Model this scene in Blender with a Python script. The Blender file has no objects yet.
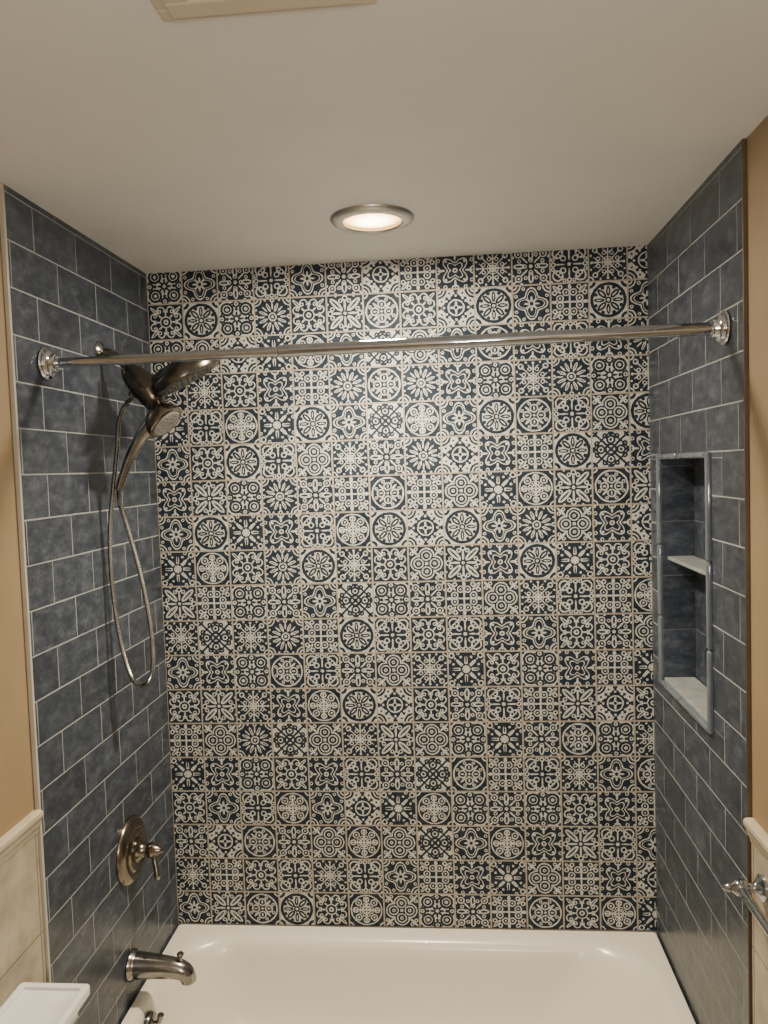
import bpy, bmesh, math, random
import numpy as np
from mathutils import Vector, Matrix
random.seed(23)
S = bpy.context.scene
C = S.collection
PI = math.pi
sin, cos = math.sin, math.cos
W = 1.524      # tile face to tile face
ZR = 0.36      # tub rim height
YF = -3.3      # wall behind the photographer

# ------------------------------------------------------------------ camera
def basis(yaw, pitch, roll):
    f = Vector((-sin(yaw)*cos(pitch), cos(yaw)*cos(pitch), sin(pitch)))
    r0 = Vector((cos(yaw), sin(yaw), 0)); u0 = r0.cross(f)
    return r0*cos(roll)+u0*sin(roll), u0*cos(roll)-r0*sin(roll), f
def proj(p, q):
    r, u, f = basis(q[3], q[4], q[5])
    d = Vector(p)-Vector(q[0:3]); z = d.dot(f)
    return 384+q[6]*d.dot(r)/z, 512-q[6]*d.dot(u)/z
def resid(q):
    Zc, Dl, Dr, zl, zr = q[7:12]
    obs = [((0,0,Zc),147,272),((W,0,Zc),645,244),((0,0,ZR),178,922),((W,0,ZR),657,932),
           ((0,-Dl,Zc),3,184),((W,-Dr,Zc),742,140),((0,-Dl,zl),50,978),((W,-Dr,zr),750,1000)]
    out = []
    for p, x, y in obs:
        a, b = proj(p, q); out += [a-x, b-y]
    out.append((q[6]-769)/15)
    return np.array(out)
q = np.array([.91,-2.4,1.83,.082,-.073,-.03,769,2.46,.78,.79,.7,.7])
for it in range(40):
    e = resid(q); J = np.zeros((len(e), len(q)))
    for k in range(len(q)):
        h = 1e-5*max(1, abs(q[k])); p2 = q.copy(); p2[k] += h
        J[:, k] = (resid(p2)-e)/h
    q = q-np.linalg.lstsq(J, e, rcond=None)[0]
q = [float(v) for v in q]
CAM = Vector(q[0:3]); CR, CU, CF = basis(*q[3:6]); F = q[6]
ZC, DL, DR = q[7], q[8], q[9]
def at(px, py, X=None, Y=None, Z=None):
    d = CF+CR*((px-384)/F)+CU*((512-py)/F)
    if X is not None: t = (X-CAM.x)/d.x
    elif Y is not None: t = (Y-CAM.y)/d.y
    else: t = (Z-CAM.z)/d.z
    return CAM+d*t
cd = bpy.data.cameras.new('camera'); cam = bpy.data.objects.new('camera', cd); C.objects.link(cam)
cd.sensor_fit = 'HORIZONTAL'; cd.sensor_width = 36; cd.lens = F/768*36; cd.clip_start = .02
cam.matrix_world = Matrix(((CR.x,CU.x,-CF.x,CAM.x),(CR.y,CU.y,-CF.y,CAM.y),(CR.z,CU.z,-CF.z,CAM.z),(0,0,0,1)))
S.camera = cam

# ------------------------------------------------------------------ materials
def new_mat(name):
    m = bpy.data.materials.new(name); m.use_nodes = True
    nt = m.node_tree; return m, nt, nt.nodes['Principled BSDF']
def noise(nt, scale, detail=4, vec=None, rough=.55):
    n = nt.nodes.new('ShaderNodeTexNoise'); n.inputs['Scale'].default_value = scale
    n.inputs['Detail'].default_value = detail; n.inputs['Roughness'].default_value = rough
    if vec is None:
        tc = nt.nodes.new('ShaderNodeTexCoord'); vec = tc.outputs['Object']
    nt.links.new(vec, n.inputs['Vector']); return n
def ramp(nt, fac, stops):
    r = nt.nodes.new('ShaderNodeValToRGB'); el = r.color_ramp.elements
    while len(el) < len(stops): el.new(.5)
    for e, (p, c) in zip(el, stops): e.position = p; e.color = (*c, 1)
    nt.links.new(fac, r.inputs['Fac']); return r
def bump(nt, h, strength, dist, b):
    n = nt.nodes.new('ShaderNodeBump'); n.inputs['Strength'].default_value = strength
    n.inputs['Distance'].default_value = dist
    nt.links.new(h, n.inputs['Height']); nt.links.new(n.outputs['Normal'], b.inputs['Normal'])
def simple(name, c1, c2, rough, metal=0, scale=8, bs=0, bscale=200, coat=0):
    m, nt, b = new_mat(name)
    n = noise(nt, scale); r = ramp(nt, n.outputs['Fac'], [(.3, c1), (.7, c2)])
    nt.links.new(r.outputs['Color'], b.inputs['Base Color'])
    b.inputs['Roughness'].default_value = rough; b.inputs['Metallic'].default_value = metal
    b.inputs['Coat Weight'].default_value = coat
    if bs:
        n2 = noise(nt, bscale, 3); bump(nt, n2.outputs['Fac'], bs, .002, b)
    return m
M = {}
M['ceiling'] = simple('ceiling_paint', (.79,.795,.785), (.82,.825,.815), .6, bs=.08, bscale=90)
M['beige'] = simple('beige_paint', (.31,.222,.128), (.34,.245,.143), .6, bs=.1, bscale=150)
M['floor'] = simple('floor_stone', (.42,.38,.32), (.5,.46,.40), .5)
M['nickel'] = simple('brushed_nickel', (.27,.26,.25), (.37,.36,.345), .18, 1, 30)
M['rod_metal'] = simple('polished_nickel', (.42,.455,.51), (.52,.555,.61), .06, 1, 30)
M['dark_nickel'] = simple('aged_nickel', (.10,.088,.075), (.17,.15,.13), .24, 1, 25)
M['bronze_nickel'] = simple('warm_dark_nickel', (.17,.145,.12), (.27,.235,.195), .22, 1, 18)
M['chrome'] = simple('polished_chrome', (.70,.73,.77), (.80,.83,.86), .06, 1, 10)
M['satin_ring'] = simple('satin_ring', (.56,.55,.53), (.64,.63,.61), .34, 1, 10)
M['hose'] = simple('steel_hose', (.30,.295,.29), (.42,.415,.41), .24, 1, 40)
M['porcelain'] = simple('tub_enamel', (.83,.79,.70), (.85,.81,.72), .24, 0, 4, coat=.15)
M['white_porcelain'] = simple('white_porcelain', (.87,.87,.86), (.90,.90,.89), .12, coat=.3)
M['grout'] = simple('grey_grout', (.29,.30,.31), (.38,.39,.40), .8, scale=40)
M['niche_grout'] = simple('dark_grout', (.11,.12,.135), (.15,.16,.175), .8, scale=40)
M['tan_grout'] = simple('tan_grout', (.34,.30,.25), (.41,.365,.31), .8, scale=40)
M['travertine'] = simple('travertine', (.30,.245,.18), (.56,.485,.375), .4, scale=12)
M['cream_grout'] = simple('cream_grout', (.24,.20,.15), (.29,.245,.19), .8)
M['rail'] = simple('cream_rail', (.50,.425,.315), (.58,.505,.385), .4, scale=15)
M['stone_shelf'] = simple('pale_stone', (.24,.255,.27), (.33,.345,.36), .3, scale=20)
M['sill_stone'] = simple('pale_sill', (.26,.27,.28), (.36,.37,.38), .25, scale=20)
M['trim_tile'] = simple('glossy_slate_trim', (.115,.14,.185), (.16,.19,.24), .09, 0, 20, coat=1)
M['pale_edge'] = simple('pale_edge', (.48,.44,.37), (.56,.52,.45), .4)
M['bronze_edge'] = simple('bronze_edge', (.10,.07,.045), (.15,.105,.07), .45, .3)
M['vent'] = simple('ivory_plastic', (.62,.555,.43), (.66,.595,.47), .45)
M['spray'] = simple('dark_nozzles', (.05,.048,.045), (.09,.087,.083), .35)
M['pale_spray'] = simple('pale_nozzles', (.22,.215,.21), (.32,.315,.31), .4)
M['dark'] = simple('dark_gap', (.02,.02,.02), (.03,.03,.03), .7)
m, nt, b = new_mat('lamp_lens'); M['lens'] = m       # glowing lens, brightest in the middle
tc = nt.nodes.new('ShaderNodeTexCoord'); vl = nt.nodes.new('ShaderNodeVectorMath'); vl.operation = 'LENGTH'
nt.links.new(tc.outputs['Object'], vl.inputs[0])
mr = nt.nodes.new('ShaderNodeMapRange'); mr.inputs['From Max'].default_value = .075; nt.links.new(vl.outputs['Value'], mr.inputs['Value'])
r = ramp(nt, mr.outputs[0], [(.35, (1,.82,.45)), (.75, (.5,.29,.09)), (1, (.12,.06,.018))])
nt.links.new(r.outputs['Color'], b.inputs['Emission Color']); b.inputs['Emission Strength'].default_value = 16
# blue slate-look tile, each tile its own tone, fine stone mottling
m, nt, b = new_mat('slate_blue_tile'); M['blue'] = m
tc = nt.nodes.new('ShaderNodeTexCoord'); a = nt.nodes.new('ShaderNodeAttribute'); a.attribute_name = 'rnd'
mul = nt.nodes.new('ShaderNodeVectorMath'); mul.operation = 'MULTIPLY_ADD'
cmb = nt.nodes.new('ShaderNodeCombineXYZ')
for k in range(3): nt.links.new(a.outputs['Fac'], cmb.inputs[k])
st = nt.nodes.new('ShaderNodeVectorMath'); st.operation = 'MULTIPLY'; st.inputs[1].default_value = (.7, .7, 1.3)
nt.links.new(tc.outputs['Object'], st.inputs[0])
nt.links.new(cmb.outputs[0], mul.inputs[0]); mul.inputs[1].default_value = (17, 31, 23); nt.links.new(st.outputs[0], mul.inputs[2])
n1 = noise(nt, 26, 9, mul.outputs[0], .78)
n2 = noise(nt, 9, 2, mul.outputs[0], .5)
r = ramp(nt, n1.outputs['Fac'], [(.36, (.024,.031,.046)), (.50, (.046,.057,.080)), (.66, (.100,.116,.147))])
hs = nt.nodes.new('ShaderNodeHueSaturation'); nt.links.new(r.outputs['Color'], hs.inputs['Color'])
mr = nt.nodes.new('ShaderNodeMapRange'); mr.inputs['To Min'].default_value = .80; mr.inputs['To Max'].default_value = 1.2
nt.links.new(a.outputs['Fac'], mr.inputs['Value']); nt.links.new(mr.outputs[0], hs.inputs['Value'])
nt.links.new(hs.outputs['Color'], b.inputs['Base Color']); b.inputs['Roughness'].default_value = .30
b.inputs['Specular IOR Level'].default_value = .4
bump(nt, n2.outputs['Fac'], .25, .006, b)
M['tile_edge'] = simple('worn_tile_edge', (.085,.10,.128), (.13,.148,.18), .4, scale=30)

# patterned tiles: seventeen printed motifs written as node maths
class E:
    nt = None
    def __init__(s, v): s.v = v
def mth(op, *args):
    n = E.nt.nodes.new('ShaderNodeMath'); n.operation = op
    for k, a_ in enumerate(args):
        if isinstance(a_, E): E.nt.links.new(a_.v, n.inputs[k])
        else: n.inputs[k].default_value = a_
    return E(n.outputs[0])
E.__add__ = lambda s, o: mth('ADD', s, o); E.__radd__ = E.__add__
E.__sub__ = lambda s, o: mth('SUBTRACT', s, o); E.__rsub__ = lambda s, o: mth('SUBTRACT', o, s)
E.__mul__ = lambda s, o: mth('MULTIPLY', s, o); E.__rmul__ = E.__mul__
E.__truediv__ = lambda s, o: mth('DIVIDE', s, o)
def lt(a_, b_): return mth('LESS_THAN', a_, b_)
def gt(a_, b_): return mth('GREATER_THAN', a_, b_)
def mx_(*a_):
    o = a_[0]
    for k in a_[1:]: o = mth('MAXIMUM', o, k)
    return o
def no(a_): return 1-a_
def motif_material(kind):
    m, nt, b = new_mat('patterned_tile_%02d' % kind); E.nt = nt
    uv = nt.nodes.new('ShaderNodeUVMap'); uv.uv_map = 'UVMap'
    sp = nt.nodes.new('ShaderNodeSeparateXYZ'); nt.links.new(uv.outputs[0], sp.inputs[0])
    x = E(sp.outputs[0])*2-1; y = E(sp.outputs[1])*2-1
    ax, ay = mth('ABSOLUTE', x), mth('ABSOLUTE', y)
    edge = mth('MAXIMUM', ax, ay)
    wob = noise(nt, 110, 2)                                  # slightly uneven print
    sw = nt.nodes.new('ShaderNodeSeparateColor'); nt.links.new(wob.outputs['Color'], sw.inputs[0])
    ax = mth('ABSOLUTE', ax+(E(sw.outputs[0])-.5)*.07); ay = mth('ABSOLUTE', ay+(E(sw.outputs[1])-.5)*.07)
    mm, nn = mth('MAXIMUM', ax, ay), mth('MINIMUM', ax, ay)
    r = mth('SQRT', mm*mm+nn*nn); th = mth('ARCTAN2', nn, mm)
    cs = lambda k: mth('COSINE', th*k)
    ab = lambda v: mth('ABSOLUTE', v)
    def dist(cx, cy):
        dx, dy = mm-cx, nn-cy
        return mth('SQRT', dx*dx+dy*dy)
    disc = lambda cx, cy, R: lt(dist(cx, cy), R)
    ring = lambda cx, cy, R, w: lt(ab(dist(cx, cy)-R), w*.85)
    eye = lambda cx, cy, R, h: disc(cx, cy, R)*no(disc(cx, cy, h))
    def ell(px_, py_, c0, a0, b0):
        u = (px_-c0)/a0; v = py_/b0
        return lt(u*u+v*v, 1)
    p = (mm+nn)*.7071; qq = (mm-nn)*.7071
    p2 = mm*.924+nn*.383; q2 = nn*.924-mm*.383          # along the 22.5 degree line
    circ = lambda R, w: lt(ab(r-R), w*.85)
    if kind == 0:      # snowflake
        c = mx_(lt(r, .46+.32*cs(8))*no(circ(.27, .05))*no(lt(nn, .035)*gt(mm, .4)), disc(.7, .29, .07), ring(.8, .8, .13, .045), disc(.62, .62, .05), ring(.92, .45, .07, .03))
    elif kind == 1:    # medallion
        c = mx_(circ(.86, .05), ring(.38, 0, .2, .045), ell(mm, nn, .38, .1, .05), ell(p, qq, .5, .18, .06), ring(1, 1, .24, .05), disc(1, 1, .08), lt(r, .07), ring(.64, .25, .07, .03))
    elif kind == 2:    # scrolls
        c = mx_(ring(.60, .60, .27, .05)*gt(p, .66), ring(.58, .46, .11, .045), ring(.32, .32, .13, .04), ell(mm, nn, .5, .3, .045), ring(.84, 0, .1, .04), disc(.98, .98, .12), ring(.86, .26, .08, .035), lt(r, .1))
    elif kind == 3:    # quatrefoil
        c = mx_(ring(.45, 0, .41, .045), ring(.45, 0, .25, .04), disc(.45, 0, .1)*no(disc(.45, 0, .04)), ell(p, qq, .98, .32, .07), ring(.82, .58, .08, .035), lt(r, .08))
    elif kind == 4:    # branched snow crystal
        c = mx_(lt(nn, .035)*lt(mm, .82), lt(qq, .03)*lt(p, .9), lt(ab(mm-.46-nn), .035)*lt(nn, .28), ring(.5, .2, .09, .03), disc(.84, 0, .07), ring(.66, .66, .12, .04), ring(1, 1, .24, .045), circ(.18, .035), circ(.3, .025), disc(.88, .38, .06))
    elif kind == 5:    # lattice
        d = mx_(lt(qq, .06), lt(ab(mm+nn-1), .07), ring(.54, 0, .2, .065), disc(.54, 0, .08), circ(.28, .075), eye(.74, .32, .15, .05), ring(1, 1, .26, .08), lt(r, .12), disc(.93, 0, .15))
        c = no(d)
    elif kind == 6:    # eight-point star
        star = mx_(lt(mm, .58), lt(mm+nn, .86))
        d = mx_(star*no(circ(.42, .045))*no(ell(mm, nn, .22, .14, .06))*no(disc(.52, .36, .07))*no(disc(.66, 0, .07))*no(circ(.12, .03)), ring(1, 1, .46, .07), ring(1, 1, .28, .06), disc(1, 1, .13), disc(.93, 0, .13), disc(.78, .36, .06))
        c = no(d)
    elif kind == 7:    # diagonal leaves
        c = mx_(ell(p, qq, .68, .48, .17)*no(ell(p, qq, .7, .36, .05)), ell(mm, nn, .46, .3, .06), ring(.83, 0, .12, .04), ring(.70, .24, .09, .035), lt(r, .09), disc(.95, .5, .06))
    elif kind == 8:    # rosette in a dark circle
        d = mx_(circ(.87, .10), ell(p, qq, .48, .3, .15)*no(ell(p, qq, .48, .18, .04)), ell(mm, nn, .48, .28, .11)*no(ell(mm, nn, .5, .16, .03)), ring(1, 1, .28, .09), circ(.13, .055), disc(.66, .29, .1))
        c = no(d)
    elif kind == 9:    # cross in circle
        c = mx_(circ(.88, .04), lt(nn, .045)*lt(mm, .72), ring(.62, 0, .14, .045), ring(.44, .44, .17, .04), disc(.44, .44, .06), ring(0, 0, .2, .04), ring(1, 1, .24, .045), ring(.3, .12, .08, .03))
    elif kind == 10:   # light scrolls
        d = mx_(ring(.53, .53, .32, .08), ring(.53, .53, .15, .06), lt(r, .3+.11*cs(8))*no(lt(r, .1)), ring(.84, 0, .17, .065), disc(1, 1, .2), disc(.54, 0, .09), ring(.78, .24, .08, .05), disc(.84, 0, .05))
        c = no(d)
    elif kind == 11:   # damask
        k = .68+.17*cs(4)
        c = mx_(lt(ab(r-k), .042), lt(ab(r-k+.16), .025), lt(r, .28+.13*cs(8))*no(lt(r, .1)), ring(1, 1, .4, .045), ring(1, 1, .22, .045), ring(.82, .42, .07, .03))
    elif kind == 12:   # curling tendrils
        c = mx_(ring(.66, .28, .2, .04)*gt(mm, .56), ring(.6, .36, .08, .035), circ(.3, .035), ell(p, qq, .92, .3, .09)*no(ell(p, qq, .92, .2, .03)), lt(r, .15)*no(lt(r, .06)), ell(mm, nn, .52, .22, .05), ell(p, qq, .45, .12, .05))
    elif kind == 13:   # paired volutes on the axes
        c = mx_(ring(.52, .19, .17, .04), disc(.52, .19, .055), ell(mm, nn, .82, .15, .09), ell(mm, nn, .22, .2, .05), ell(p, qq, .98, .28, .1)*no(ell(p, qq, .98, .2, .03)), ring(.80, .50, .1, .04), lt(r, .09), disc(.5, .5, .05))
    elif kind == 14:   # lobed lace
        k = .62-.2*cs(4)
        c = mx_(lt(ab(r-k), .042), lt(ab(r-k*.62), .032), lt(r, .14)*no(lt(r, .06)), ell(mm, nn, .74, .2, .06), ring(1, 0, .18, .045), disc(.5, .5, .07), disc(.93, .93, .08), ring(.9, .55, .08, .03))
    elif kind == 15:   # fleur cross
        c = mx_(ell(mm, nn, .62, .3, .15)*no(ell(mm, nn, .62, .22, .06)), ell(p, qq, .5, .26, .05), ring(.66, .66, .17, .04), disc(.66, .66, .06), lt(r, .1), disc(.95, .5, .07), ring(.34, .0, .1, .03), ell(p, qq, 1.28, .14, .06), ring(.62, .28, .08, .03))
    else:              # sixteen-petal lace flower
        c = mx_(ell(p2, q2, .56, .26, .08)*no(ell(p2, q2, .6, .16, .025)), ell(mm, nn, .62, .2, .045), ell(p, qq, .62, .2, .045), circ(.2, .045), lt(r, .08), ring(1, 1, .38, .04), ring(1, 1, .2, .05), ring(.93, 0, .09, .04), disc(.92, .4, .06))
    n_ = noise(nt, 28, 5); n3 = noise(nt, 5, 3)
    cream = ramp(nt, n_.outputs['Fac'], [(.3, (.48,.475,.455)), (.7, (.64,.635,.61))])
    navy = ramp(nt, n_.outputs['Fac'], [(.3, (.011,.018,.030)), (.75, (.032,.045,.066))])
    mixn = nt.nodes.new('ShaderNodeMix'); mixn.data_type = 'RGBA'
    nt.links.new(c.v, mixn.inputs[0]); nt.links.new(navy.outputs[0], mixn.inputs[6]); nt.links.new(cream.outputs[0], mixn.inputs[7])
    mixb = nt.nodes.new('ShaderNodeMix'); mixb.data_type = 'RGBA'      # muted edge of each tile
    nt.links.new(gt(edge, .97).v, mixb.inputs[0]); nt.links.new(mixn.outputs[2], mixb.inputs[6]); mixb.inputs[7].default_value = (.43,.385,.325,1)
    nt.links.new(mixb.outputs[2], b.inputs['Base Color']); b.inputs['Roughness'].default_value = .6
    b.inputs['Specular IOR Level'].default_value = .15
    bump(nt, n3.outputs['Fac'], .15, .004, b)
    return m
NM = 17
MOTIF = [motif_material(k) for k in range(NM)]

# ------------------------------------------------------------------ helpers
def wloc(o):
    v = Vector((0,0,0))
    while o: v += o.location; o = o.parent
    return v
def obj(name, bm, mats, parent=None, smooth=False, origin=None):
    base = wloc(parent) if parent else Vector(origin or (0,0,0))
    bmesh.ops.translate(bm, verts=bm.verts, vec=-base)
    me = bpy.data.meshes.new(name); bm.to_mesh(me); bm.free()
    for mt in (mats if isinstance(mats, list) else [mats]): me.materials.append(mt)
    if smooth:
        me.polygons.foreach_set('use_smooth', [True]*len(me.polygons))
        me.set_sharp_from_angle(angle=math.radians(42))
    o = bpy.data.objects.new(name, me); C.objects.link(o)
    if parent: o.parent = parent
    else: o.location = base
    return o
def thing(name, label, cat, loc, group=None):
    o = bpy.data.objects.new(name, None); o.empty_display_size = .05; C.objects.link(o); o.location = loc
    o['label'] = label; o['category'] = cat
    if group: o['group'] = group
    return o
def struct(o, label=None, cat=None):
    o['kind'] = 'structure'
    if label: o['label'] = label
    if cat: o['category'] = cat
    return o
def bx(bm, x0, x1, y0, y1, z0, z1, bev=0, seg=2):
    t = bmesh.new(); bmesh.ops.create_cube(t, size=1)
    for v in t.verts:
        v.co = Vector((x0+(v.co.x+.5)*(x1-x0), y0+(v.co.y+.5)*(y1-y0), z0+(v.co.z+.5)*(z1-z0)))
    if bev: bmesh.ops.bevel(t, geom=list(t.edges), offset=bev, segments=seg, affect='EDGES', profile=.5)
    me = bpy.data.meshes.new('tmp'); t.to_mesh(me); t.free(); bm.from_mesh(me); bpy.data.meshes.remove(me)
def frame(ax):
    ax = Vector(ax).normalized(); h = Vector((0,0,1)) if abs(ax.z) < .9 else Vector((1,0,0))
    e1 = ax.cross(h).normalized(); return ax, e1, ax.cross(e1)
def lathe(bm, prof, o, ax, seg=40, sx=1, sy=1):
    ax, e1, e2 = frame(ax); o = Vector(o); rings = []
    for r_, h in prof:
        if r_ < 1e-6: rings.append([bm.verts.new(o+ax*h)])
        else: rings.append([bm.verts.new(o+ax*h+(e1*cos(2*PI*k/seg)*sx+e2*sin(2*PI*k/seg)*sy)*r_) for k in range(seg)])
    for A, B in zip(rings, rings[1:]):
        for k in range(seg):
            l = (k+1) % seg
            if len(A) == 1 and len(B) == 1: continue
            if len(A) == 1: bm.faces.new((A[0], B[k], B[l]))
            elif len(B) == 1: bm.faces.new((A[k], B[0], A[l]))
            else: bm.faces.new((A[k], B[k], B[l], A[l]))
    bmesh.ops.recalc_face_normals(bm, faces=bm.faces)
def loft(bm, rings, cap0=False, cap1=True):
    R = [[bm.verts.new(p) for p in rg] for rg in rings]
    for A, B in zip(R, R[1:]):
        for k in range(len(A)):
            l = (k+1) % len(A); bm.faces.new((A[k], A[l], B[l], B[k]))
    if cap0: bm.faces.new(R[0])
    if cap1: bm.faces.new(R[-1])
    bmesh.ops.recalc_face_normals(bm, faces=bm.faces)
def rrect(x0, x1, y0, y1, rad, z, K=10):
    out = []
    for cx, cy, a0 in ((x1-rad, y1-rad, 0), (x0+rad, y1-rad, PI/2), (x0+rad, y0+rad, PI), (x1-rad, y0+rad, 1.5*PI)):
        for k in range(K+1):
            a = a0+PI/2*k/K; out.append(Vector((cx+rad*cos(a), cy+rad*sin(a), z)))
    return out
def smooth_path(pts, n):
    pts = [Vector(p) for p in pts]; P = [pts[0]*2-pts[1]]+pts+[pts[-1]*2-pts[-2]]; out = []
    for i in range(1, len(P)-2):
        for k in range(n):
            t = k/n; a_, b_, c_, d_ = P[i-1:i+3]
            out.append(.5*((2*b_)+(c_-a_)*t+(2*a_-5*b_+4*c_-d_)*t*t+(3*b_-a_-3*c_+d_)*t**3))
    out.append(pts[-1]); return out
def tube(bm, pts, rad, seg=14, n=1):
    if n > 1:
        if isinstance(rad, (list, tuple)):
            rr = []
            for i in range(len(rad)-1): rr += [rad[i]+(rad[i+1]-rad[i])*k/n for k in range(n)]
            rad = rr+[rad[-1]]
        pts = smooth_path(pts, n)
    pts = [Vector(p) for p in pts]
    if not isinstance(rad, (list, tuple)): rad = [rad]*len(pts)
    _, e1, _ = frame(pts[1]-pts[0]); rings = []
    for i, p in enumerate(pts):
        t = (pts[min(i+1, len(pts)-1)]-pts[max(i-1, 0)]).normalized()
        e1 = (e1-t*e1.dot(t)).normalized(); e2 = t.cross(e1)
        rings.append([bm.verts.new(p+(e1*cos(2*PI*k/seg)+e2*sin(2*PI*k/seg))*rad[i]) for k in range(seg)])
    for A, B in zip(rings, rings[1:]):
        for k in range(seg): bm.faces.new((A[k], A[(k+1) % seg], B[(k+1) % seg], B[k]))
    bm.faces.new(rings[0][::-1]); bm.faces.new(rings[-1])
    bmesh.ops.recalc_face_normals(bm, faces=bm.faces)
NB = bmesh.new
def subtract(rc, h):
    a0, a1, b0, b1 = rc
    if h is None or a1 <= h[0] or a0 >= h[1] or b1 <= h[2] or b0 >= h[3]: return [rc]
    out = []
    if b0 < h[2]: out.append((a0, a1, b0, h[2]))
    if b1 > h[3]: out.append((a0, a1, h[3], b1))
    m0, m1 = max(b0, h[2]), min(b1, h[3])
    if a0 < h[0]: out.append((a0, h[0], m0, m1))
    if a1 > h[1]: out.append((h[1], a1, m0, m1))
    return [o for o in out if o[1]-o[0] > .005 and o[3]-o[2] > .005]
def bond(a0, a1, b0, b1, tw, th_, g, pa, pb, hole=None, half=True):
    out = []; k0 = math.floor((b0-pb)/th_)
    for k in range(k0, k0+int((b1-b0)/th_)+3):
        off = pa+(tw/2 if (half and k % 2) else 0); j0 = math.floor((a0-off)/tw)
        for j in range(j0, j0+int((a1-a0)/tw)+3):
            rc = (max(a0, off+j*tw+g/2), min(a1, off+(j+1)*tw-g/2), max(b0, pb+k*th_+g/2), min(b1, pb+(k+1)*th_-g/2))
            if rc[1]-rc[0] > .006 and rc[3]-rc[2] > .006: out += subtract(rc, hole)
    return out
def clad(bm, rects, mp, region, hole=None, dep=.0013, ins=.0009, jit=0, edge=0):
    rl = bm.faces.layers.float.get('rnd') or bm.faces.layers.float.new('rnd')
    for a0, a1, b0, b1 in rects:
        rv = random.random(); j_ = lambda: random.uniform(-jit, jit)
        o = [bm.verts.new(mp(a, b_, -dep)) for a, b_ in ((a0,b0),(a1,b0),(a1,b1),(a0,b1))]
        t = [bm.verts.new(mp(a+j_(), b_+j_(), -abs(j_()))) for a, b_ in ((a0+ins,b0+ins),(a1-ins,b0+ins),(a1-ins,b1-ins),(a0+ins,b1-ins))]
        fs = [bm.faces.new(t)]+[bm.faces.new((o[k], o[(k+1) % 4], t[(k+1) % 4], t[k])) for k in range(4)]
        for i, f in enumerate(fs): f[rl] = rv; f.material_index = edge if i else 0
    for a0, a1, b0, b1 in subtract(region, hole):
        f = bm.faces.new([bm.verts.new(mp(a, b_, -dep*.45)) for a, b_ in ((a0,b0),(a1,b0),(a1,b1),(a0,b1))])
        f.material_index = 1

# ------------------------------------------------------------------ room shell
T = .008
bm = NB(); bx(bm, -.11, W+.13, YF-.1, .11, -.1, 0)
struct(obj('floor', bm, M['floor']), 'stone bathroom floor in front of the tub', 'floor')
bm = NB(); bx(bm, -.11, W+.13, YF-.1, .11, ZC, ZC+.1)
struct(obj('ceiling', bm, M['ceiling']), 'off white painted ceiling with round downlight', 'ceiling')
bm = NB(); bx(bm, -.11, W+.13, YF-.1, YF, 0, ZC)
struct(obj('wall_front', bm, M['beige']), 'beige painted wall opposite the tub', 'wall')
bm = NB(); bx(bm, -T, W+T, T, .11, 0, ZC)
wb = struct(obj('wall_back', bm, M['beige']), 'back wall of the tub covered in navy and cream patterned tiles', 'wall')
bm = NB(); bx(bm, -.11, -T, YF, .11, 0, ZC)
wl = struct(obj('wall_left', bm, M['beige']), 'left wall with slate blue tiles and the shower fittings', 'wall')
# niche opening in the right wall
n0, n1 = at(661, 470, X=W), at(709, 470, X=W)
NY0, NY1 = n1.y, n0.y
NZ1 = at(709, 458, X=W).z; NZ0 = at(713, 728, X=W).z
HO = (NY0, NY1, NZ0, NZ1)
bm = NB()
for a0, a1, b0, b1 in subtract((YF, .11, 0, ZC), (NY0-.008, NY1+.008, NZ0-.008, NZ1+.008)): bx(bm, W+T, W+.13, a0, a1, b0, b1)
wr = struct(obj('wall_right', bm, M['beige']), 'right wall with slate blue tiles around the niche', 'wall')

# back wall patterned tiles
TP = .1128; ZT = ZR-.002; TZ = (ZC-ZT)/18.88
bm = NB(); uvl = bm.loops.layers.uv.new('UVMap')
prev = {}
POOL = [0,1,2,3,4,7,11,12,13,14,15,16]*2+[3,2,15,13,11,9,9,7,14]+[5,6,8,10,10,6,8]
nr = int((ZC-ZT)/TZ)+1; nc = int(W/TP)+1
for k in range(nr):
    for j in range(nc):
        ch = [i for i in POOL if i not in (prev.get((k-1, j)), prev.get((k, j-1)), prev.get((k-1, j-1)), prev.get((k-1, j+1)))]
        kd = random.choice(ch); prev[(k, j)] = kd
        a0, b0 = j*TP+.0008, ZT+k*TZ+.0008; a1, b1 = a0+TP-.0016, b0+TZ-.0016
        e1, f1, g0 = min(a1, W), min(b1, ZC), max(b0, ZR+.001)
        if e1-a0 < .004 or f1-b0 < .004: continue
        vs = [bm.verts.new((a, 0, b_)) for a, b_ in ((a0,g0),(e1,g0),(e1,f1),(a0,f1))]
        back = [bm.verts.new((a, .003, b_)) for a, b_ in ((a0,g0),(e1,g0),(e1,f1),(a0,f1))]
        fs = [bm.faces.new(vs)]+[bm.faces.new((back[i], back[(i+1) % 4], vs[(i+1) % 4], vs[i])) for i in range(4)]
        for f in fs:
            f.material_index = kd
            for lp in f.loops:
                lp[uvl].uv = ((lp.vert.co.x-a0)/(a1-a0), (lp.vert.co.z-b0)/(b1-b0))
f = bm.faces.new([bm.verts.new(v) for v in ((0,.0012,ZR-.05),(W,.0012,ZR-.05),(W,.0012,ZC),(0,.0012,ZC))]); f.material_index = NM
obj('tile_cladding', bm, MOTIF+[M['tan_grout']], wb)['label'] = 'navy and cream patterned square tiles'

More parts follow.
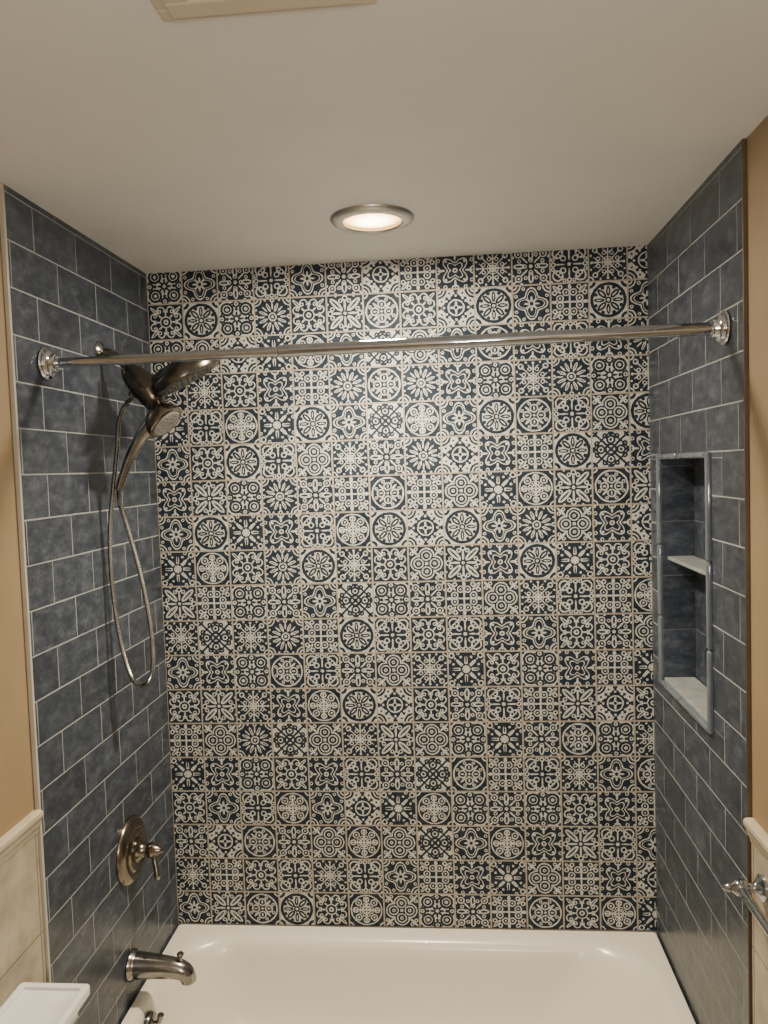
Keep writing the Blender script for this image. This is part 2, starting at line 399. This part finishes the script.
# side wall blue tiles
TW, TH, G = .204, .1005, .0018
LZ = ZC-.115
bm = NB(); reg = (-DL, -.001, 0, ZC)
clad(bm, bond(*reg, TW, TH, G, -.67, LZ), lambda a, b_, h: Vector((h, a, b_)), reg, jit=.0005, edge=2)
obj('tile_cladding', bm, [M['blue'], M['grout'], M['tile_edge']], wl)['label'] = 'slate blue rectangular tiles in running bond'
bm = NB(); reg = (-DR, -.001, 0, ZC)
clad(bm, bond(*reg, TW, TH, G, -.62, LZ, HO), lambda a, b_, h: Vector((W-h, a, b_)), reg, HO, jit=.0005, edge=2)
obj('tile_cladding', bm, [M['blue'], M['grout'], M['tile_edge']], wr)['label'] = 'slate blue rectangular tiles in running bond'
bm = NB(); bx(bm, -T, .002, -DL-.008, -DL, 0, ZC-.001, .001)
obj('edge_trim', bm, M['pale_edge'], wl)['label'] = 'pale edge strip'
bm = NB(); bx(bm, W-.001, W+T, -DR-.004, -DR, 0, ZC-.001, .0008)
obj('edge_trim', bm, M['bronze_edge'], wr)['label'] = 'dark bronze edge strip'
# wainscot and chair rails
RZ = at(20, 838, X=-T+.01).z
RZR = at(760, 843, X=W).z
for side, wo, D, rz in ((0, wl, DL, RZ), (1, wr, DR, RZR)):
    bm = NB(); reg = (YF, -D-.010, 0, rz)
    mp = (lambda a, b_, h: Vector((-T+.004+h, a, b_))) if side == 0 else (lambda a, b_, h: Vector((W+T-.004-h, a, b_)))
    clad(bm, bond(*reg, .305, .305, .004, -D-.02, rz+.055, half=False), mp, reg)
    obj('wainscot_tile', bm, [M['travertine'], M['cream_grout']], wo)['label'] = 'cream stone wainscot tiles'
    bm = NB()
    prof = [(0,-.024),(.006,-.024),(.008,-.014),(.012,-.009),(.014,-.001),(.016,.007),(.019,.010),(.0205,.017),(.019,.023),(.014,.026),(0,.026)]
    xs = (lambda d: -T+d) if side == 0 else (lambda d: W+T-d)
    A = [bm.verts.new((xs(d), -D-.0095, rz+z)) for d, z in prof]; B = [bm.verts.new((xs(d), YF+.001, rz+z)) for d, z in prof]
    for k in range(len(prof)-1): bm.faces.new((A[k], A[k+1], B[k+1], B[k]))
    bm.faces.new(A); bm.faces.new(B); bmesh.ops.recalc_face_normals(bm, faces=bm.faces)
    struct(obj('trim_%d' % (side+1), bm, M['rail'], smooth=True), ['cream chair rail moulding on the left wall', 'cream chair rail moulding on the right wall'][side], 'moulding')

# ------------------------------------------------------------------ niche
nd = .09
t = thing('wall_niche', 'tall recessed blue tiled niche with shelf in the right shower wall', 'niche', (W, (NY0+NY1)/2, NZ0))
bm = NB()
back = (NY0, NY1, NZ0, NZ1)
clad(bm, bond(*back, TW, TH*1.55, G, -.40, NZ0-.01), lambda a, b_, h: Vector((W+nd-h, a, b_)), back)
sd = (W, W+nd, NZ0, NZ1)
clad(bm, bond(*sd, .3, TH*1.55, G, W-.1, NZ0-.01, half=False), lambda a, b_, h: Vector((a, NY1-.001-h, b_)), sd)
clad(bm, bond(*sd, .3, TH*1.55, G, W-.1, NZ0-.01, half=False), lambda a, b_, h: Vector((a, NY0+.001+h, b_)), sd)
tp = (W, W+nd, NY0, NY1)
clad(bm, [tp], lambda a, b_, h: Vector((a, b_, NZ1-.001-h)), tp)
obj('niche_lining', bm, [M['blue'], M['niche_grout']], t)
bm = NB(); bx(bm, W+.001, W+nd-.003, NY0+.002, NY1-.002, NZ0-.004, NZ0+.006, .002); obj('sill', bm, M['sill_stone'], t)
SZ = at(685, 561, X=W+.04).z
bm = NB(); bx(bm, W+.014, W+nd-.003, NY0+.002, NY1-.002, SZ-.005, SZ+.005, .002); obj('shelf', bm, M['stone_shelf'], t)
fw, fp = .016, .012
def strip(y0, y1, z0, z1):
    bm = NB(); bx(bm, W-fp, W+.004, y0, y1, z0, z1, .007, 4); obj('frame_strip', bm, M['trim_tile'], t, True)
zs = [NZ0-fw, NZ0+.185, NZ0+.39, NZ1+fw]
for z0, z1 in zip(zs, zs[1:]):
    strip(NY0-fw, NY0, z0+.001, z1-.001); strip(NY1, NY1+fw, z0+.001, z1-.001)
ym = (NY0+NY1)/2+.03
for y0, y1 in ((NY0, ym), (ym, NY1)):
    strip(y0+.001, y1-.001, NZ0-fw, NZ0); strip(y0+.001, y1-.001, NZ1, NZ1+fw)

# ------------------------------------------------------------------ bathtub
TY = -.762
t = thing('bathtub', 'white alcove bathtub below the patterned tile wall', 'bathtub', (W/2, TY/2, 0))
bm = NB()
e = .0005
def inner(dl, dr, db, df, rad, z): return rrect(dl, W-dr, TY+df, -db, rad, z, 14)
def outer(i, j, rad, z): return rrect(e+i, W-e-i, TY+j, -e-i, rad, z, 14)
loft(bm, [outer(0, 0, .004, 0), outer(0, 0, .004, ZR-.02), outer(.003, .004, .006, ZR-.006), outer(.006, .014, .01, ZR),
         inner(.024, .040, .050, .060, .17, ZR+.001), inner(.031, .050, .062, .073, .175, ZR-.002), inner(.038, .062, .073, .085, .18, ZR-.010),
         inner(.044, .076, .082, .096, .19, ZR-.025), inner(.050, .098, .089, .104, .20, ZR-.055), inner(.060, .14, .098, .112, .21, ZR-.12),
         inner(.078, .2, .115, .125, .21, ZR-.2), inner(.105, .25, .135, .145, .20, ZR-.255), inner(.15, .30, .17, .175, .17, ZR-.282),
         inner(.21, .36, .22, .22, .13, ZR-.29)])
obj('basin', bm, M['porcelain'], t, True)
ov = at(151, 1026, X=.058)
bm = NB(); lathe(bm, [(0,.012),(.02,.0125),(.03,.011),(.036,.006),(.038,0),(.038,-.006)], ov, (1,0,.1))
p_ = obj('overflow_plate', bm, M['nickel'], t, True); p_['label'] = 'nickel overflow plate'
bm = NB(); tube(bm, [ov+Vector((.010,0,.004)), ov+Vector((.024,0,.014)), ov+Vector((.030,0,.034))], [.009,.007,.009], 12, 5)
obj('trip_lever', bm, M['nickel'], p_, True)
bm = NB(); lathe(bm, [(0,.004),(.02,.004),(.032,.003),(.035,0)], (.32, -.38, ZR-.289), (0,0,1)); obj('drain', bm, M['chrome'], t, True)

# ------------------------------------------------------------------ shower curtain rod
A = at(42, 364, X=0); B = at(723, 328, X=W); ry = (A.y+B.y)/2
A = Vector((0, ry, at(42, 364, Y=ry).z)); B = Vector((W, ry, at(723, 328, Y=ry).z))
t = thing('shower_curtain_rod', 'bare polished nickel curtain rod spanning the alcove between blue walls', 'curtain rod', A)
dv = (B-A).normalized(); J = A+(B-A)*.36
bm = NB(); tube(bm, [A+dv*.010, J+dv*.03], .0112, 24); obj('inner_rod', bm, M['rod_metal'], t, True)
bm = NB(); tube(bm, [J, J+dv*.002, J+dv*.02, B-dv*.010], [.0115, .0138, .0142, .0142], 24); obj('outer_rod', bm, M['rod_metal'], t, True)
for P, s in ((A, 1), (B, -1)):
    bm = NB(); lathe(bm, [(0,0),(.035,0),(.037,.003),(.035,.006),(.029,.0075),(.028,.010),(.030,.0125),(.028,.016),(.022,.018),(.021,.022),(.020,.026),(.017,.028),(.0165,.032),(0,.032)], P+Vector((s*.0005,0,0)), (s,0,0))
    obj('flange', bm, M['chrome'], t, True)

# ------------------------------------------------------------------ fixed shower head
fl = at(100, 352, X=0); SY = fl.y
P = lambda x, y, dy=0: at(x, y, Y=SY+dy)
t = thing('wall_shower', 'large round dark nickel shower head on wall arm, tilted over tub', 'shower head', fl)
bm = NB(); lathe(bm, [(0,.012),(.012,.012),(.016,.01),(.026,.005),(.030,.001),(.030,0)], fl+Vector((.0005,0,0)), (1,0,0)); obj('wall_flange', bm, M['nickel'], t, True)
bm = NB(); tube(bm, [fl+Vector((.005,0,0)), P(112,354), P(122,362), P(132,374)], .0115, 16, 6); obj('shower_arm', bm, M['bronze_nickel'], t, True)
bm = NB(); tube(bm, [P(127,367), P(132,374), P(140,382), P(148,390), P(154,400), P(158,409)], [.018,.029,.037,.039,.033,.021], 20, 4)
tube(bm, [P(140,384), P(134,392), P(132,397)], [.014,.013,.011], 14, 4)
obj('diverter_bracket', bm, M['dark_nickel'], t, True)
hc = P(185, 376); nrm = Vector((.46, .14, -.88)).normalized()
bm = NB(); lathe(bm, [(0,-.044),(.025,-.044),(.040,-.040),(.064,-.030),(.084,-.021),(.094,-.013),(.098,.001),(.097,.010),(.091,.014),(0,.014)], hc, nrm, 48)
tube(bm, [P(147,388), P(158,385), hc-nrm*.02], [.030,.028,.030], 16, 5)
h_ = obj('spray_head', bm, M['dark_nickel'], t, True)
bm = NB(); lathe(bm, [(0,.0155),(.078,.0155),(.08,.0135)], hc, nrm, 48)
_, e1, e2 = frame(nrm)
for rr, k_ in ((.02, 8), (.04, 14), (.06, 22), (.072, 26)):
    for k in range(k_):
        a = 2*PI*k/k_; c_ = hc+e1*cos(a)*rr+e2*sin(a)*rr+nrm*.015
        lathe(bm, [(.0025,0),(.002,.003),(0,.003)], c_, nrm, 6)
obj('spray_face', bm, M['spray'], h_)
# ------------------------------------------------------------------ hand shower, docked in the bracket
hcn = P(164, 421, -.055); hn = Vector((.70, -.14, -.70)).normalized()
t = thing('hand_shower', 'small round nickel hand shower docked under bracket with long hose', 'hand shower', hcn)
bm = NB(); lathe(bm, [(0,-.040),(.022,-.039),(.036,-.031),(.047,-.014),(.052,0),(.051,.008),(.047,.011),(0,.011)], hcn, hn, 40)
h_ = obj('spray_head', bm, M['bronze_nickel'], t, True)
bm = NB(); lathe(bm, [(0,.0125),(.040,.0125),(.042,.010)], hcn, hn, 40)
_, e1, e2 = frame(hn)
for rr, k_ in ((.012, 6), (.024, 12), (.034, 18)):
    for k in range(k_):
        a = 2*PI*k/k_; lathe(bm, [(.002,0),(.0015,.003),(0,.003)], hcn+e1*cos(a)*rr+e2*sin(a)*rr+hn*.012, hn, 6)
obj('spray_face', bm, M['pale_spray'], h_)
bm = NB(); tube(bm, [hcn-hn*.018, P(150,427,-.055), P(140,439,-.055), P(131,456,-.052), P(124,474,-.05), P(119,490,-.05)], [.027,.022,.016,.0135,.0115,.0095], 18, 6)
obj('handle', bm, M['nickel'], t, True)
hp = [P(132,398), P(125,406,-.01), P(119,422,-.03), P(117,450,-.04), P(113,490,-.05), P(110,530,-.05), P(111,570,-.05), P(116,615,-.05), P(124,655,-.05), P(133,680,-.045),
      P(143,686,-.04), P(151,676,-.03), P(153,655,-.03), P(150,622,-.03), P(143,585,-.03), P(134,550,-.035), P(125,520,-.045), P(119.5,502,-.05), P(119,489,-.05)]
pth = smooth_path(hp, 34)
bm = NB(); tube(bm, pth, [.0068 if k % 2 else .0056 for k in range(len(pth))], 12); obj('hose', bm, M['hose'], t)

# ------------------------------------------------------------------ valve and spout
vc = at(130, 850, X=0)
t = thing('shower_valve', 'round dark nickel shower valve with lever handle above the tub spout', 'shower valve', vc)
bm = NB(); lathe(bm, [(0,.022),(.04,.022),(.052,.024),(.058,.020),(.062,.022),(.078,.018),(.088,.010),(.093,.004),(.093,0)], vc+Vector((.0005,0,0)), (1,0,0), 56)
obj('escutcheon', bm, M['bronze_nickel'], t, True)
bm = NB(); lathe(bm, [(.033,.02),(.033,.028),(.024,.032),(.019,.038),(.017,.05),(.021,.056),(.022,.066),(.017,.07),(.014,.08),(.009,.088),(.009,.092),(.004,.096),(0,.097)], vc, (1,0,0), 36)
obj('hub', bm, M['bronze_nickel'], t, True)
hb = vc+Vector((.068,0,0))
bm = NB(); tube(bm, [hb, hb+Vector((.004,-.006,-.022)), hb+Vector((.01,-.012,-.045)), hb+Vector((.014,-.016,-.066)), hb+Vector((.015,-.017,-.074))], [.010,.0075,.008,.010,.007], 16, 5)
obj('lever', bm, M['nickel'], t, True)
sp = at(131, 965, X=0)
t = thing('tub_spout', 'brushed nickel tub spout below the round valve', 'tub spout', sp)
bm = NB(); lathe(bm, [(0,.0),(.040,0),(.042,.004),(.040,.010),(.037,.014),(.036,.017),(0,.017)], sp+Vector((.0005,0,0)), (1,0,0), 36); obj('spout_flange', bm, M['nickel'], t, True)
bm = NB(); tube(bm, [sp+Vector(v) for v in ((.01,0,0),(.05,0,-.001),(.10,0,-.004),(.133,0,-.008),(.153,0,-.017),(.162,0,-.032),(.163,0,-.042))], [.036,.033,.0295,.0265,.0245,.022,.021], 24, 5)
obj('spout_body', bm, M['nickel'], t, True)
bm = NB(); lathe(bm, [(.005,0),(.005,.012),(.009,.016),(.010,.021),(.007,.025),(0,.026)], sp+Vector((.143,0,.014)), (0,0,1), 20); obj('diverter_knob', bm, M['nickel'], t, True)

# ------------------------------------------------------------------ ceiling fittings
lc = at(372, 218, Z=ZC)
t = thing('recessed_light', 'lit round recessed ceiling light with satin nickel trim ring', 'ceiling light', lc)
bm = NB(); lathe(bm, [(.074,-.002),(.074,-.010),(.078,-.014),(.090,-.014),(.102,-.008),(.106,-.003),(.106,0)], lc, (0,0,1), 64); obj('trim_ring', bm, M['satin_ring'], t, True)
bm = NB(); lathe(bm, [(0,-.009),(.025,-.0088),(.05,-.008),(.0735,-.003)], lc, (0,0,1), 48); obj('lens', bm, M['lens'], t, True)
va, vb = at(163, 22, Z=ZC-.010), at(378, 4, Z=ZC-.010)
vy = (va.y+vb.y)/2; vx0, vx1 = va.x, vb.x; vw = vx1-vx0
t = thing('exhaust_fan', 'ivory plastic exhaust fan grille on the ceiling', 'exhaust fan', ((vx0+vx1)/2, vy-vw/2, ZC))
bm = NB()
def sqframe(i, w_, z0, z1, bv):
    X0, X1, Y0, Y1 = vx0+i, vx1-i, vy-vw+i, vy-i
    for x0, x1, y0, y1 in ((X0, X1, Y1-w_, Y1), (X0, X1, Y0, Y0+w_), (X0, X0+w_, Y0+w_, Y1-w_), (X1-w_, X1, Y0+w_, Y1-w_)):
        bx(bm, x0, x1, y0, y1, z0, z1, bv)
sqframe(0, .026, ZC-.010, ZC, .003)
sqframe(.020, .035, ZC-.020, ZC-.002, .003)
obj('grille_frame', bm, M['vent'], t)
bt = .055
bm = NB(); k = vy-bt-.006
while k > vy-vw+bt:
    bx(bm, vx0+bt, vx1-bt, k-.008, k, ZC-.018, ZC-.008, .001); k -= .016
obj('louvres', bm, M['vent'], t)
bm = NB(); bx(bm, vx0+bt, vx1-bt, vy-vw+bt, vy-bt, ZC-.004, ZC-.001); obj('dark_backing', bm, M['dark'], t)

# ------------------------------------------------------------------ towel bar on the right wall
pb_ = at(766, 888, X=W+T)
t = thing('towel_bar', 'nickel towel bar with pointed finial on the right wall below the rail', 'towel bar', pb_)
for yy in (pb_.y, pb_.y-.6):
    o_ = Vector((W+T-.004, yy, pb_.z))
    bm = NB(); lathe(bm, [(0,0),(.026,0),(.026,.006),(.020,.010),(.012,.016),(.009,.022),(.010,.030),(.015,.036),(.0175,.046),(.015,.055),(.009,.061),(.007,.064),(.009,.068),(.007,.073),(.003,.080),(0,.082)], o_, (-1,0,0), 32)
    obj('post', bm, M['rod_metal'], t, True)
bm = NB(); o_ = Vector((W+T-.050, pb_.y, pb_.z)); tube(bm, [o_, o_-Vector((0,.6,0))], .009, 20); obj('bar', bm, M['rod_metal'], t, True)

# ------------------------------------------------------------------ toilet at lower left
LT = .80
c0 = at(91, 983, Z=LT)
lx, ly = c0.x, c0.y; tw = .47
t = thing('toilet', 'white porcelain toilet tank corner beside the left wainscot', 'toilet', (lx/2, ly-tw/2, 0))
x0 = .024
bm = NB()
def lid(i, z, rad=.008): return rrect(x0+i, lx-i, ly-tw+i, ly-i, max(rad-i*.5, .003), LT+z, 8)
loft(bm, [lid(.020, -.056), lid(.020, -.036), lid(.010, -.032), lid(.010, -.023), lid(.001, -.020), lid(0, -.018), lid(0, -.003), lid(.001, -.001), lid(.003, 0), lid(.013, 0), lid(.0145, -.001), lid(.0155, -.006), lid(.017, -.007), lid(.06, -.007)], True, True)
obj('tank_lid', bm, M['white_porcelain'], t, True)
bm = NB(); bx(bm, x0, lx-.022, ly-tw+.022, ly-.022, .40, LT-.044, .02, 4); tk = obj('tank', bm, M['white_porcelain'], t, True)
bm = NB(); hz = Vector((lx-.020, ly-.09, LT-.10)); lathe(bm, [(0,.012),(.012,.011),(.014,0)], hz, (1,0,0), 20); tube(bm, [hz+Vector((.012,0,0)), hz+Vector((.018,-.03,-.004)), hz+Vector((.02,-.07,-.01))], [.006,.005,.007], 12, 5)
obj('flush_lever', bm, M['chrome'], tk, True)
bc = Vector((lx+.23, ly-tw/2, 0))
bm = NB(); lathe(bm, [(0,0),(.13,0),(.13,.02),(.10,.06),(.095,.14),(.12,.24),(.175,.34),(.19,.385),(.185,.395),(.15,.395),(.14,.37),(.10,.28),(.05,.24),(0,.235)], bc, (0,0,1), 44, 1, 1.25)
bx(bm, x0+.03, bc.x-.1, ly-tw/2-.11, ly-tw/2+.11, .2, .4, .03, 3)
obj('bowl', bm, M['white_porcelain'], t, True)
bm = NB(); lathe(bm, [(.12,.397),(.12,.412),(.13,.416),(.185,.416),(.193,.41),(.193,.397)], bc, (0,0,1), 44, 1, 1.25); obj('seat', bm, M['white_porcelain'], t, True)

# ------------------------------------------------------------------ lights
def lamp(name, kind, loc, energy, color, **kw):
    l = bpy.data.lights.new(name, kind); l.energy = energy; l.color = color
    for k, v in kw.items(): setattr(l, k, v)
    o = bpy.data.objects.new(name, l); C.objects.link(o); o.location = loc; return o
lamp('downlight_lamp', 'AREA', lc+Vector((0,0,-.018)), 18, (1,.88,.67), shape='DISK', size=.13)
lamp('downlight_beam', 'SPOT', lc+Vector((0,0,-.020)), 100, (1,.86,.60), shadow_soft_size=.05, spot_size=math.radians(118), spot_blend=.8)
lamp('room_lamp', 'POINT', (1.05, -2.85, 1.75), 40, (1,.965,.89), shadow_soft_size=.12)
w = bpy.data.worlds.new('world'); S.world = w; w.use_nodes = True
w.node_tree.nodes['Background'].inputs[0].default_value = (.9,.88,.85,1); w.node_tree.nodes['Background'].inputs[1].default_value = .1
